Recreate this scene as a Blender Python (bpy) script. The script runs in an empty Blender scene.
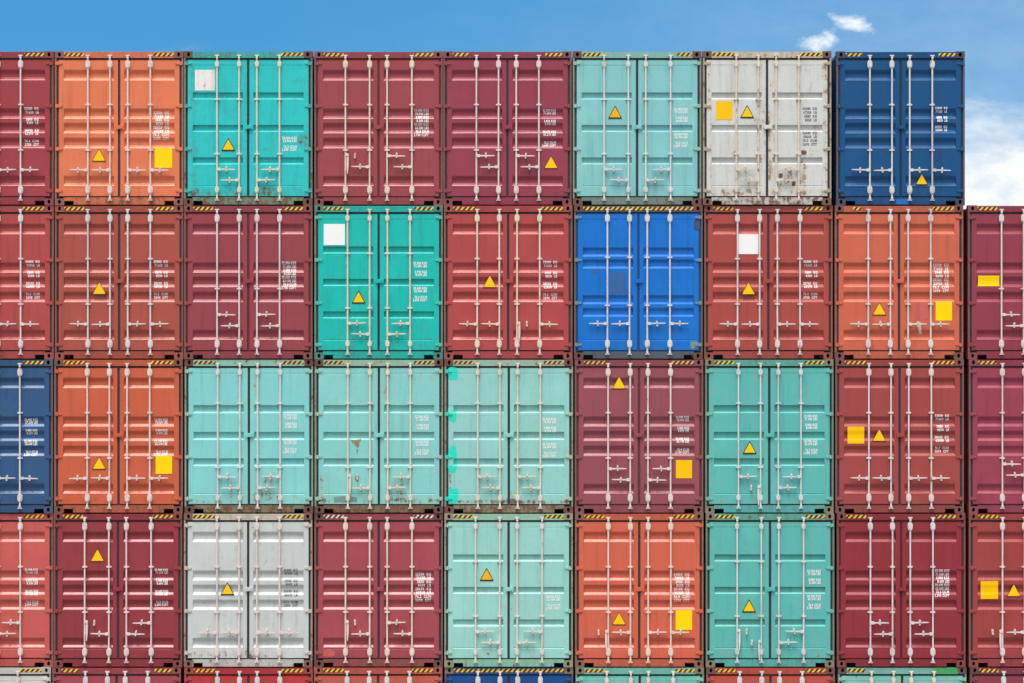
import bpy, bmesh, math, random
from mathutils import Vector

random.seed(11)
sc = bpy.context.scene
COL = sc.collection
R = math.radians

# ------------------------------------------------------------------ dimensions (metres)
W, H, LEN = 2.438, 2.920, 12.19          # a 40 ft high-cube container, doors towards -Y
HW = W / 2
PITCH_Z = 2.922
PX = 52.7                                 # photo pixels per metre at the door plane
CAM_D, CAM_Z = 45.0, 9.10

def lin(c):
    return tuple(((v / 255) / 12.92 if v / 255 <= 0.04045 else ((v / 255 + 0.055) / 1.055) ** 2.4) for v in c)

# ------------------------------------------------------------------ small mesh kit
class MB:
    def __init__(self):
        self.v, self.f, self.m = [], [], []
    def face(self, pts, mat=0):
        i = len(self.v)
        self.v += [tuple(p) for p in pts]
        self.f.append(tuple(range(i, i + len(pts))))
        self.m.append(mat)
    def box(self, x0, x1, y0, y1, z0, z1, mat=0):
        p = [(x, y, z) for x in (x0, x1) for y in (y0, y1) for z in (z0, z1)]
        for q in ((0, 1, 3, 2), (4, 6, 7, 5), (0, 4, 5, 1), (2, 3, 7, 6), (0, 2, 6, 4), (1, 5, 7, 3)):
            self.face([p[k] for k in q], mat)
    def prism(self, outline, y0, y1, mat=0):
        """outline: (x, z) points, anticlockwise seen from -Y; front at y0."""
        n = len(outline)
        self.face([(x, y0, z) for x, z in outline], mat)
        self.face([(x, y1, z) for x, z in reversed(outline)], mat)
        for k in range(n):
            (xa, za), (xb, zb) = outline[k], outline[(k + 1) % n]
            self.face([(xa, y0, za), (xa, y1, za), (xb, y1, zb), (xb, y0, zb)], mat)
    def tube(self, x, y, z0, z1, r, n=10, mat=0):
        c = [(x + r * math.cos(2 * math.pi * k / n), y + r * math.sin(2 * math.pi * k / n)) for k in range(n)]
        for k in range(n):
            a, b = c[k], c[(k + 1) % n]
            self.face([(a[0], a[1], z0), (b[0], b[1], z0), (b[0], b[1], z1), (a[0], a[1], z1)], mat)
        self.face([(a, b, z1) for a, b in c], mat)
        self.face([(a, b, z0) for a, b in reversed(c)], mat)
    def mesh(self, name, slots=1, smooth=False):
        me = bpy.data.meshes.new(name)
        bm = bmesh.new()
        for p in self.v:
            bm.verts.new(p)
        bm.verts.ensure_lookup_table()
        for f, m in zip(self.f, self.m):
            fc = bm.faces.new([bm.verts[i] for i in f])
            fc.material_index = m
        bmesh.ops.remove_doubles(bm, verts=bm.verts, dist=1e-5)
        bmesh.ops.dissolve_degenerate(bm, edges=bm.edges, dist=1e-6)
        bmesh.ops.recalc_face_normals(bm, faces=bm.faces)
        bm.to_mesh(me)
        bm.free()
        for _ in range(slots):
            me.materials.append(None)
        if smooth:
            for p in me.polygons:
                p.use_smooth = True
        return me

def part(name, me, mats, parent=None, loc=(0, 0, 0), label=None, rotz=0, scale=None):
    o = bpy.data.objects.new(name, me)
    COL.objects.link(o)
    o.location = loc
    o.rotation_euler.z = rotz
    if scale:
        o.scale = scale
    if parent:
        o.parent = parent
    if not isinstance(mats, (list, tuple)):
        mats = [mats]
    for s, m in zip(o.material_slots, mats):
        s.link = 'OBJECT'
        s.material = m
    if label:
        o['label'] = label
    return o

# ------------------------------------------------------------------ materials
def new_mat(name):
    m = bpy.data.materials.new(name)
    m.use_nodes = True
    nt = m.node_tree
    return m, nt, nt.nodes, nt.links, nt.nodes['Principled BSDF']

def paint(name, rgb, rough=0.42, rust=0.0, streak=0.10, fade=0.10, rustcol=(0.22, 0.105, 0.055), dent=0.15, spec=0.45, grime=0.25, zones=(), indiv=False):
    """weathered container paint: soft fading, vertical run marks, chips of rust."""
    m, nt, N, L, P = new_mat(name)
    tc = N.new('ShaderNodeTexCoord')
    off = N.new('ShaderNodeMapping')
    off.inputs['Location'].default_value = (random.uniform(-50, 50), random.uniform(-50, 50), random.uniform(-50, 50))
    if indiv:
        oi = N.new('ShaderNodeObjectInfo')
        va = N.new('ShaderNodeVectorMath'); va.operation = 'ADD'
        L.new(tc.outputs['Object'], va.inputs[0]); L.new(oi.outputs['Location'], va.inputs[1])
        L.new(va.outputs[0], off.inputs['Vector'])
    else:
        L.new(tc.outputs['Object'], off.inputs['Vector'])
    def noise(scale, detail=4, vec=None, rough_=0.55):
        n = N.new('ShaderNodeTexNoise')
        n.inputs['Scale'].default_value = scale
        n.inputs['Detail'].default_value = detail
        n.inputs['Roughness'].default_value = rough_
        L.new((vec or off).outputs['Vector'], n.inputs['Vector'])
        return n
    def rng(src, a, b, c=0.0, d=1.0):
        r = N.new('ShaderNodeMapRange')
        r.interpolation_type = 'SMOOTHSTEP'
        for k, v in zip(('From Min', 'From Max', 'To Min', 'To Max'), (a, b, c, d)):
            r.inputs[k].default_value = v
        L.new(src, r.inputs['Value'])
        return r.outputs['Result']
    def mix(fac, a, b):
        x = N.new('ShaderNodeMix')
        x.data_type = 'RGBA'
        L.new(fac, x.inputs['Factor'])
        for sock, val in ((x.inputs['A'], a), (x.inputs['B'], b)):
            if isinstance(val, tuple):
                sock.default_value = (*val, 1)
            else:
                L.new(val, sock)
        return x.outputs['Result']
    sv = N.new('ShaderNodeMapping')
    sv.inputs['Scale'].default_value = (1, 1, 0.07)
    L.new(off.outputs['Vector'], sv.inputs['Vector'])
    big = noise(1.3, 5)
    run = noise(9.0, 5, sv)
    fine = noise(26.0, 3)
    dark = tuple(c * 0.72 for c in rgb)
    pal = tuple(min(0.95, c * 1.22 + 0.006) for c in rgb)
    col = mix(rng(big.outputs['Fac'], 0.50, 0.72, 0, fade * 4), rgb, pal)
    col = mix(rng(run.outputs['Fac'], 0.52, 0.74, 0, streak * 5), col, dark)
    # thin grime specks
    col = mix(rng(fine.outputs['Fac'], 0.60, 0.74, 0, grime), col, tuple(c * 0.5 + 0.02 for c in rgb))
    if rust > 0 or zones:
        rn = noise(9.0, 8, None, 0.66)
        rs = noise(16.0, 5, sv)
        ad = N.new('ShaderNodeMath'); ad.operation = 'MULTIPLY_ADD'
        ad.inputs[1].default_value = 0.60
        L.new(rs.outputs['Fac'], ad.inputs[0]); L.new(rn.outputs['Fac'], ad.inputs[2])
        t = 1.08 - 0.36 * rust + (0.05 if rust == 0 else 0)
        acc = ad.outputs[0]
        if zones:                           # patches of heavier wear: (x0, x1, z0, z1, amount)
            sp = N.new('ShaderNodeSeparateXYZ'); L.new(tc.outputs['Object'], sp.inputs[0])
            for (xa, xb, za, zb, amt) in zones:
                f = 0.45 * min(xb - xa, zb - za)
                q = None
                for sock, lo, hi in (('X', xa, xb), ('Z', za, zb)):
                    for val in (rng(sp.outputs[sock], lo - f * .5, lo + f), rng(sp.outputs[sock], hi + f * .5, hi - f)):
                        if q is None: q = val
                        else:
                            mm = N.new('ShaderNodeMath'); mm.operation = 'MULTIPLY'
                            L.new(q, mm.inputs[0]); L.new(val, mm.inputs[1]); q = mm.outputs[0]
                mm = N.new('ShaderNodeMath'); mm.operation = 'MULTIPLY_ADD'
                mm.inputs[1].default_value = amt
                L.new(q, mm.inputs[0]); L.new(acc, mm.inputs[2]); acc = mm.outputs[0]
        msk = rng(acc, t - 0.04, t + 0.10, 0, 0.9)
        halo = rng(acc, t - 0.22, t + 0.02, 0, 0.65)
        light = min(1.0, max(rgb) / 0.45) if min(rgb) > 0.1 else 0.25
        col = mix(halo, col, tuple(c * 0.55 + r * 0.85 * light for c, r in zip(rgb, (0.25, 0.16, 0.09))))
        rc = mix(rng(fine.outputs['Fac'], 0.35, 0.65), rustcol, tuple(c * 0.45 for c in rustcol))
        col = mix(msk, col, rc)
        L.new(rng(msk, 0, 1, rough, 0.85), P.inputs['Roughness'])
    else:
        L.new(rng(big.outputs['Fac'], 0.3, 0.7, rough - 0.06, rough + 0.10), P.inputs['Roughness'])
    L.new(col, P.inputs['Base Color'])
    P.inputs['Specular IOR Level'].default_value = spec
    if dent:
        b = N.new('ShaderNodeBump')
        b.inputs['Strength'].default_value = dent
        b.inputs['Distance'].default_value = 0.02
        dn = noise(3.2, 2)
        L.new(dn.outputs['Fac'], b.inputs['Height'])
        L.new(b.outputs['Normal'], P.inputs['Normal'])
    return m

def plain(name, rgb, rough=0.5, vary=0.15, spec=0.5):
    m, nt, N, L, P = new_mat(name)
    tc = N.new('ShaderNodeTexCoord')
    n = N.new('ShaderNodeTexNoise'); n.inputs['Scale'].default_value = 7; n.inputs['Detail'].default_value = 5
    oi = N.new('ShaderNodeObjectInfo')
    va = N.new('ShaderNodeVectorMath'); va.operation = 'ADD'
    L.new(tc.outputs['Object'], va.inputs[0]); L.new(oi.outputs['Location'], va.inputs[1])
    L.new(va.outputs[0], n.inputs['Vector'])
    P.inputs['Specular IOR Level'].default_value = spec
    r = N.new('ShaderNodeMix'); r.data_type = 'RGBA'
    r.inputs['A'].default_value = (*[c * (1 - vary) for c in rgb], 1)
    r.inputs['B'].default_value = (*[min(1, c * (1 + vary * 0.6)) for c in rgb], 1)
    L.new(n.outputs['Fac'], r.inputs['Factor'])
    L.new(r.outputs['Result'], P.inputs['Base Color'])
    P.inputs['Roughness'].default_value = rough
    return m

def hazard(name, light):
    m, nt, N, L, P = new_mat(name)
    tc = N.new('ShaderNodeTexCoord')
    sp = N.new('ShaderNodeSeparateXYZ'); L.new(tc.outputs['Object'], sp.inputs[0])
    def mt(op, a, b):
        x = N.new('ShaderNodeMath'); x.operation = op
        for k, v in enumerate((a, b)):
            if isinstance(v, (int, float)): x.inputs[k].default_value = v
            else: L.new(v, x.inputs[k])
        return x.outputs[0]
    u = mt('SUBTRACT', sp.outputs['X'], mt('MULTIPLY', sp.outputs['Z'], 0.85))
    fr = mt('FRACT', mt('DIVIDE', mt('ADD', u, 100.0), 0.094), 0)
    ge = mt('GREATER_THAN', fr, 0.5)
    x = N.new('ShaderNodeMix'); x.data_type = 'RGBA'
    x.inputs['A'].default_value = (0.018, 0.016, 0.015, 1)
    x.inputs['B'].default_value = (*light, 1)
    L.new(ge, x.inputs['Factor'])
    n = N.new('ShaderNodeTexNoise'); n.inputs['Scale'].default_value = 14; n.inputs['Detail'].default_value = 7
    oi = N.new('ShaderNodeObjectInfo')
    va = N.new('ShaderNodeVectorMath'); va.operation = 'ADD'
    L.new(tc.outputs['Object'], va.inputs[0]); L.new(oi.outputs['Location'], va.inputs[1])
    L.new(va.outputs[0], n.inputs['Vector'])
    rr = N.new('ShaderNodeMapRange'); rr.inputs['From Min'].default_value = 0.50; rr.inputs['From Max'].default_value = 0.72
    rr.inputs['To Max'].default_value = 0.6
    L.new(n.outputs['Fac'], rr.inputs['Value'])
    y = N.new('ShaderNodeMix'); y.data_type = 'RGBA'
    L.new(rr.outputs[0], y.inputs['Factor']); L.new(x.outputs['Result'], y.inputs['A'])
    y.inputs['B'].default_value = (0.16, 0.10, 0.07, 1)
    L.new(y.outputs['Result'], P.inputs['Base Color'])
    P.inputs['Roughness'].default_value = 0.5
    return m

M_HAZ_Y = hazard('hazard_tape_yellow', (0.86, 0.50, 0.015))
M_HAZ_P = hazard('hazard_tape_pale', (0.72, 0.62, 0.48))
M_HAZ_F = hazard('hazard_tape_faded', (0.70, 0.42, 0.08))
M_RUBBER = plain('seal_rubber', (0.034, 0.033, 0.040), 0.6, 0.3)
M_ROD_W = paint('rod_white_zinc', (0.68, 0.66, 0.65), 0.38, 0.22, 0.2, 0.05, dent=0, indiv=True)
M_ROD_C = paint('rod_cream_zinc', (0.74, 0.65, 0.54), 0.42, 0.22, 0.1, 0.05, dent=0, indiv=True)
M_ROD_P = paint('rod_pinkish_zinc', (0.73, 0.64, 0.61), 0.42, 0.2, 0.1, 0.05, dent=0, indiv=True)
M_ROD_R = paint('rod_rusty_cream', (0.74, 0.65, 0.54), 0.5, 0.46, 0.12, 0.05, dent=0, indiv=True)
M_TEXT_W = plain('stencil_white', (0.92, 0.90, 0.88), 0.55, 0.05)
M_TEXT_D = plain('stencil_grey', (0.13, 0.13, 0.14), 0.55)
M_SIGN_Y = plain('sign_yellow', (1.0, 0.60, 0.0), 0.42, 0.06, 0.2)
M_SIGN_O = plain('sign_amber', (1.0, 0.45, 0.0), 0.42, 0.06, 0.2)
M_SIGN_K = plain('sign_black', (0.02, 0.018, 0.016), 0.45)
M_SIGN_B = plain('sign_brown_edge', (0.11, 0.03, 0.02), 0.45)
M_PLAC_Y = plain('placard_yellow', (1.0, 0.68, 0.0), 0.42, 0.04, 0.2)
M_PLAC_A = plain('placard_amber', (1.0, 0.55, 0.0), 0.42, 0.05, 0.2)
M_PLAC_W = plain('placard_white', (0.91, 0.90, 0.89), 0.45, 0.04)
M_PLAC_S = paint('placard_white_stained', (0.84, 0.81, 0.76), 0.45, 0.34, 0.1, 0.05, rustcol=(0.55, 0.33, 0.13), dent=0)

# ------------------------------------------------------------------ door profiles: recesses as (z_top, z_bottom)
def U(zy):                                # height above the base for a distance below the top, in 1/211 m
    return 2.912 - zy / 211.0
PROFILES = {
    # name: (bands [(top, bottom)], upper slope, lower slope, depth)
    'A':  ([(U(71), U(114)), (U(226), U(268)), (U(283), U(326)), (U(343), U(386)), (U(496), U(537))], 0.095, 0.056, 0.040),
    'B':  ([(U(163), U(191)), (U(293), U(321)), (U(423), U(451))], 0.016, 0.030, 0.048),
    'B2': ([(U(182), U(214)), (U(289), U(321)), (U(395), U(426))], 0.016, 0.030, 0.048),
    'C':  ([(U(167), U(204)), (U(215), U(252)), (U(358), U(395)), (U(409), U(445))], 0.055, 0.042, 0.034),
}
Y_DOOR = 0.012
Z_D0, Z_D1 = 0.174, 2.752
XL0, XL1 = -1.145, -0.024                 # left leaf
PX0, PX1 = XL0 + 0.092, XL1 - 0.074       # its pressed panel

def prof_points(kind):
    bands, us, ls, d = PROFILES[kind]
    pts = [(Z_D1, 0.0)]
    if kind != 'A':
        pts += [(2.662, 0), (2.656, 0.007), (2.648, 0.007), (2.642, 0)]
    for t, b in bands:
        pts += [(t, 0), (t - us * .12, d * .06), (t - us * .75, d * .88), (t - us, d)]
        # rolled lower lip: steep at the bottom of the pressing, easing out to the door face
        if kind == 'A':
            pts += [(b + ls, d), (b + ls * .82, d * .90), (b + ls * .20, d * .16), (b, 0)]
        else:
            pts += [(b + ls, d), (b + ls * .60, d * .34), (b + ls * .12, d * .06), (b, 0)]
    if kind != 'A':
        pts += [(0.372, 0), (0.366, 0.007), (0.358, 0.007), (0.350, 0)]
    else:
        pts += [(0.345, 0), (0.340, 0.006), (0.334, 0.006), (0.328, 0)]
    pts.append((Z_D0, 0.0))
    return pts

def depth_at(kind, z):
    p = prof_points(kind)
    for (za, da), (zb, db) in zip(p, p[1:]):
        if zb <= z <= za:
            return da + (db - da) * (za - z) / max(1e-9, za - zb)
    return 0.0

def door_mesh(kind, side):
    mb = MB()
    s = side                               # -1 left leaf, +1 right leaf (mirrored)
    y0, y1 = Y_DOOR, Y_DOOR + 0.062
    X = lambda x: -s * x
    x0, x1 = XL0, XL1
    pts = prof_points(kind)
    zs = [p[0] for p in pts]
    for k in range(len(pts) - 1):
        (za, da), (zb, db) = pts[k], pts[k + 1]
        mb.face([(X(x0), y0, zb), (X(PX0), y0, zb), (X(PX0), y0, za), (X(x0), y0, za)])
        mb.face([(X(PX1), y0, zb), (X(x1), y0, zb), (X(x1), y0, za), (X(PX1), y0, za)])
        ia, ib = 0.35 * da, 0.35 * db
        mb.face([(X(PX0 + ib), y0 + db, zb), (X(PX1 - ib), y0 + db, zb), (X(PX1 - ia), y0 + da, za), (X(PX0 + ia), y0 + da, za)])
        if da > 0 or db > 0:
            mb.face([(X(PX0), y0, zb), (X(PX0 + ib), y0 + db, zb), (X(PX0 + ia), y0 + da, za), (X(PX0), y0, za)])
            mb.face([(X(PX1), y0, zb), (X(PX1), y0, za), (X(PX1 - ia), y0 + da, za), (X(PX1 - ib), y0 + db, zb)])
    # rim and back
    for xa in (x0, x1):
        for k in range(len(zs) - 1):
            mb.face([(X(xa), y0, zs[k]), (X(xa), y1, zs[k]), (X(xa), y1, zs[k + 1]), (X(xa), y0, zs[k + 1])])
    for z in (zs[0], zs[-1]):
        mb.face([(X(x0), y0, z), (X(PX0), y0, z), (X(PX1), y0, z), (X(x1), y0, z), (X(x1), y1, z), (X(x0), y1, z)])
    mb.face([(X(x0), y1, zs[0]), (X(x1), y1, zs[0]), (X(x1), y1, zs[-1]), (X(x0), y1, zs[-1])])
    return mb.mesh('door_' + kind)

def seal_mesh(side):
    mb = MB()
    s = side
    def bx(xa, xb, za, zb):
        xs = sorted((-s * xa, -s * xb))
        mb.box(xs[0], xs[1], 0.030, 0.060, za, zb)
    g = 0.0285
    bx(XL0 - 0.0400, XL0 - 0.001, Z_D0 - 0.024, Z_D1 + 0.036)
    bx(XL1 + 0.001, -0.0005, Z_D0 - 0.024, Z_D1 + 0.036)
    bx(XL0 - 0.0005, XL1 + 0.0005, Z_D1 + 0.001, Z_D1 + 0.036)
    bx(XL0 - 0.0005, XL1 + 0.0005, Z_D0 - 0.024, Z_D0 - 0.001)
    return mb.mesh('seal')

DOOR = {(k, s): door_mesh(k, s) for k in PROFILES for s in (-1, 1)}
# side = -1 mirrors X(x) = x, so the left leaf is side -1
SEAL = {s: seal_mesh(s) for s in (-1, 1)}

# ------------------------------------------------------------------ frame members
def post_mesh():
    mb = MB()
    # outer web, narrow front lip and an inner return, as a rolled J section
    mb.box(-HW, -1.186, 0.0, 0.11, 0.127, 2.788)
    mb.box(-1.1855, -1.150, 0.064, 0.11, 0.127, 2.788)
    return mb.mesh('corner_post')
def header_mesh():
    mb = MB()
    mb.box(-1.052, 1.052, 0.0, 0.10, 2.792, 2.908)
    mb.box(-1.052, 1.052, -0.006, -0.0005, 2.792, 2.800)     # drip lip
    return mb.mesh('header')
def sill_mesh():
    mb = MB()
    n0, n1, nz = 1.042, 0.862, 0.082
    o = [(-1.052, 0.012), (-n0, 0.012), (-n0, nz), (-n1, nz), (-n1, 0.012), (n1, 0.012), (n1, nz), (n0, nz), (n0, 0.012), (1.052, 0.012), (1.052, 0.147), (-1.052, 0.147)]
    mb.prism(o, 0.0, 0.14)
    return mb.mesh('sill')
def casting_mesh():
    """ISO corner fitting, its outer lower corner at the origin, with a real obround hole in the front."""
    mb = MB()
    w, d, h = 0.166, 0.162, 0.125
    cx, cz, rx, rz = 0.088, 0.064, 0.030, 0.041
    n = 16
    ring = [(cx + rx * math.cos(2 * math.pi * (k + .5) / n), cz + rz * math.sin(2 * math.pi * (k + .5) / n)) for k in range(n)]
    def edge_pt(x, z):                      # push the ring point out to the rectangle
        dx, dz = x - cx, z - cz
        t = 1e9
        if dx > 1e-9: t = min(t, (w - cx) / dx)
        if dx < -1e-9: t = min(t, -cx / dx)
        if dz > 1e-9: t = min(t, (h - cz) / dz)
        if dz < -1e-9: t = min(t, -cz / dz)
        return (cx + dx * t, cz + dz * t)
    out = [edge_pt(*p) for p in ring]
    corners = [(w, h), (0, h), (0, 0), (w, 0)]
    for k in range(n):
        a, b = ring[k], ring[(k + 1) % n]
        oa, ob = out[k], out[(k + 1) % n]
        extra = []
        if abs(oa[0] - ob[0]) > 1e-6 and abs(oa[1] - ob[1]) > 1e-6:
            extra = [min(corners, key=lambda c: abs(c[0] - (oa[0] + ob[0]) / 2) + abs(c[1] - (oa[1] + ob[1]) / 2))]
        mb.face([(p[0], 0, p[1]) for p in [a, oa] + extra + [ob, b]])
        mb.face([(a[0], 0, a[1]), (b[0], 0, b[1]), (b[0], 0.03, b[1]), (a[0], 0.03, a[1])])
    # hollow inside
    i0, i1, k0, k1 = 0.02, w - 0.02, 0.012, h - 0.012
    for k in range(n):
        a, b = ring[k], ring[(k + 1) % n]
        pass
    mb.box(i0, i1, 0.1499, 0.150, k0, k1)
    for q in ([(i0, .03, k0), (i0, .15, k0), (i0, .15, k1), (i0, .03, k1)], [(i1, .03, k0), (i1, .15, k0), (i1, .15, k1), (i1, .03, k1)],
              [(i0, .03, k0), (i1, .03, k0), (i1, .15, k0), (i0, .15, k0)], [(i0, .03, k1), (i1, .03, k1), (i1, .15, k1), (i0, .15, k1)]):
        mb.face(q)
    # outer walls
    mb.face([(0, 0, 0), (0, d, 0), (0, d, h), (0, 0, h)])
    mb.face([(w, 0, 0), (w, 0, h), (w, d, h), (w, d, 0)])
    mb.face([(0, 0, h), (0, d, h), (w, d, h), (w, 0, h)])
    mb.face([(0, 0, 0), (w, 0, 0), (w, d, 0), (0, d, 0)])
    mb.face([(0, d, 0), (w, d, 0), (w, d, h), (0, d, h)])
    return mb.mesh('corner_casting')
def shell_mesh():
    """corrugated side walls, ribbed roof, floor, front wall, rails and rear corner blocks."""
    mb = MB()
    ya, yb = 0.165, LEN - 0.10
    n = 42
    step = (yb - ya) / n
    prof = []
    for k in range(n):
        y = ya + k * step
        prof += [(y, 0.0), (y + step * 0.26, 0.0), (y + step * 0.5, 0.036), (y + step * 0.76, 0.036)]
    prof.append((yb, 0.0))
    z0, z1 = 0.16, 2.80
    for s in (-1, 1):
        xo = HW - 0.006
        for (a, da), (b, db) in zip(prof, prof[1:]):
            mb.face([(s * (xo - da), a, z0), (s * (xo - db), b, z0), (s * (xo - db), b, z1), (s * (xo - da), a, z1)])
        xs = sorted((s * HW, s * (HW - 0.06)))
        mb.box(xs[0], xs[1], 0.166, LEN - 0.18, z1, 2.86)
        mb.box(xs[0], xs[1], 0.166, LEN - 0.18, 0.012, z0)
        for za in (0.0, H - 0.125):
            mb.box(min(s * HW, s * (HW - .166)), max(s * HW, s * (HW - .166)), LEN - 0.178, LEN, za, za + 0.125)
        mb.box(min(s * HW, s * (HW - .1)), max(s * HW, s * (HW - .1)), LEN - 0.12, LEN - 0.01, 0.126, H - 0.126)
    for (a, da), (b, db) in zip(prof, prof[1:]):
        mb.face([(-HW + .06, a, 2.885 - da * .6), (HW - .06, a, 2.885 - da * .6), (HW - .06, b, 2.885 - db * .6), (-HW + .06, b, 2.885 - db * .6)])
    mb.box(-HW + 0.061, HW - 0.061, 0.166, LEN - 0.18, 0.10, 0.14)
    mb.box(-HW + 0.101, HW - 0.101, LEN - 0.10, LEN - 0.03, 0.05, H - 0.05)
    mb.box(-1.05, 1.05, 0.101, 0.16, 2.80, 2.895)
    mb.box(-1.05, 1.05, 0.62, 0.64, 0.004, 0.0985)  # added plate under the floor: blocks sky light so the sill notches stay dark
    mb.box(-1.05, 1.05, 0.1415, 0.158, 0.1405, 0.159)
    return mb.mesh('shell')
POST, HEADER, SILL, CASTING, SHELL = post_mesh(), header_mesh(), sill_mesh(), casting_mesh(), shell_mesh()

# ------------------------------------------------------------------ lock gear
Y_ROD = -0.026
def rod_mesh():
    mb = MB()
    mb.tube(0, Y_ROD, 0.100, 2.832, 0.0170, 12)
    for z in (0.094, 2.836):                # cam and keeper at both ends
        mb.prism([(-0.04, z - 0.011), (0.04, z - 0.011), (0.04, z + 0.011), (-0.04, z + 0.011)], -0.044, -0.001)
        zz = z + (0.036 if z < 1 else -0.036)
        mb.prism([(-0.014, zz - 0.026), (0.014, zz - 0.026), (0.022, zz), (0.014, zz + 0.026), (-0.014, zz + 0.026), (-0.022, zz)], -0.054, -0.006)
    return mb.mesh('locking_rod', smooth=False)
def bearing_mesh(small):
    mb = MB()
    w, h = (0.038, 0.060) if small else (0.046, 0.078)
    o = [(-w * .55, -h), (w * .55, -h), (w, -h * .45), (w, h * .45), (w * .55, h), (-w * .55, h), (-w, h * .45), (-w, -h * .45)]
    mb.prism(o, -0.034, 0.010)
    o2 = [(x * .62, z * .8) for x, z in o]
    mb.prism(o2, -0.054, -0.0345)
    return mb.mesh('rod_bearing')
def guide_mesh():
    mb = MB()
    mb.prism([(-0.05, -0.012), (0.05, -0.012), (0.05, 0.012), (-0.05, 0.012)], -0.012, 0.010)
    mb.prism([(-0.029, -0.018), (0.029, -0.018), (0.029, 0.018), (-0.029, 0.018)], -0.050, -0.0125)
    return mb.mesh('rod_guide')
def handle_mesh():
    """bar reaching towards +x from the rod axis; turned round for the other hand."""
    mb = MB()
    mb.prism([(0.0, -0.026), (0.062, -0.028), (0.076, -0.014), (0.076, 0.014), (0.062, 0.028), (0.0, 0.026)], -0.058, -0.020)
    mb.prism([(0.0765, -0.014), (0.20, -0.013), (0.335, -0.008), (0.355, -0.003), (0.335, 0.010), (0.20, 0.014), (0.0765, 0.014)], -0.052, -0.030)
    return mb.mesh('handle')
def hung_mesh():
    mb = MB()
    mb.prism([(0.0, -0.026), (0.05, -0.030), (0.062, -0.014), (0.062, 0.014), (0.05, 0.028), (0.0, 0.026)], -0.058, -0.020)
    mb.prism([(0.030, -0.36), (0.046, -0.36), (0.062, -0.20), (0.062, -0.031), (0.024, -0.031), (0.022, -0.2)], -0.050, -0.028)
    return mb.mesh('hanging_handle')
def catch_mesh():
    mb = MB()
    mb.prism([(-0.013, -0.052), (0.013, -0.052), (0.018, -0.02), (0.018, 0.02), (0.011, 0.056), (-0.011, 0.056), (-0.018, 0.02), (-0.018, -0.02)], -0.026, 0.011)
    mb.prism([(-0.010, 0.018), (0.010, 0.018), (0.010, 0.046), (-0.010, 0.046)], -0.066, -0.0265)
    mb.prism([(-0.012, -0.046), (0.012, -0.046), (0.012, -0.018), (-0.012, -0.018)], -0.062, -0.0265)
    return mb.mesh('handle_catch')
def hinge_mesh():
    """left hinge: blade on the door leaf and a pin knuckle at the post."""
    mb = MB()
    mb.prism([(-1.142, -0.020), (-1.085, -0.017), (-1.070, 0.0), (-1.085, 0.017), (-1.142, 0.020)], -0.008, 0.011)
    mb.tube(-1.160, -0.004, -0.036, 0.036, 0.017, 10)
    mb.prism([(-1.205, -0.030), (-1.1775, -0.030), (-1.1775, 0.030), (-1.205, 0.030)], -0.012, -0.001)
    return mb.mesh('hinge')
def lockbox_mesh():
    mb = MB()
    mb.prism([(-0.062, -0.034), (0.066, -0.040), (0.078, -0.03), (0.078, 0.034), (0.066, 0.044), (-0.062, 0.040), (-0.070, 0.0)], -0.016, 0.0115)
    mb.prism([(-0.020, -0.024), (0.050, -0.024), (0.050, 0.026), (-0.020, 0.026)], -0.030, -0.0165)
    return mb.mesh('lock_box')
ROD, GUIDE, HANDLE, HUNG, CATCH, HINGE, LOCKBOX = rod_mesh(), guide_mesh(), handle_mesh(), hung_mesh(), catch_mesh(), hinge_mesh(), lockbox_mesh()
BEARING = {False: bearing_mesh(False), True: bearing_mesh(True)}

# ------------------------------------------------------------------ things stuck or stencilled on a door: they follow the pressing
def conform(bm, kind, lift, follow=1.0):
    for z, _ in prof_points(kind):
        bmesh.ops.bisect_plane(bm, geom=bm.verts[:] + bm.edges[:] + bm.faces[:], plane_co=(0, 0, z), plane_no=(0, 0, 1))
    bmesh.ops.triangulate(bm, faces=bm.faces[:])
    for v in bm.verts:
        inside = PX0 <= -abs(v.co.x) <= PX1
        v.co.y = Y_DOOR + (depth_at(kind, v.co.z) * follow if inside else 0.0) - lift
def finish(bm, name, slots):
    me = bpy.data.meshes.new(name)
    for f in bm.faces:
        if f.normal.y > 0:
            f.normal_flip()
    bm.normal_update()
    bm.to_mesh(me); bm.free()
    for _ in range(slots):
        me.materials.append(None)
    return me
def poly_decal(kind, outlines, name, follow=1.0):
    """outlines: list of (points, lift, slot)."""
    bm_all = bmesh.new()
    for pts, lift, slot in outlines:
        bm = bmesh.new()
        bm.faces.new([bm.verts.new((x, 0, z)) for x, z in pts])
        # split at the edge of the pressing as well
        for xx in (PX0, PX1, -PX0, -PX1):
            bmesh.ops.bisect_plane(bm, geom=bm.verts[:] + bm.edges[:] + bm.faces[:], plane_co=(xx, 0, 0), plane_no=(1, 0, 0))
        conform(bm, kind, lift, follow)
        bm.normal_update()
        vm = {v: bm_all.verts.new(v.co) for v in bm.verts}
        for f in bm.faces:
            g = bm_all.faces.new([vm[v] for v in f.verts])
            g.material_index = slot
        bm.free()
    bm_all.normal_update()
    return finish(bm_all, name, 1 + max(s for _, _, s in outlines))

def rounded_tri(cx, cz, w, h, r):
    pts = []
    P = [(cx - w / 2, cz - h / 2), (cx + w / 2, cz - h / 2), (cx, cz + h / 2)]
    for k in range(3):
        a, b, c = Vector(P[k - 1]), Vector(P[k]), Vector(P[(k + 1) % 3])
        u, v = (a - b).normalized(), (c - b).normalized()
        for t in (0, .33, .67, 1):
            q = b + u * r * (1 - t) * (1 - t) + v * r * t * t
            pts.append((q.x, q.y))
    return pts

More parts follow.
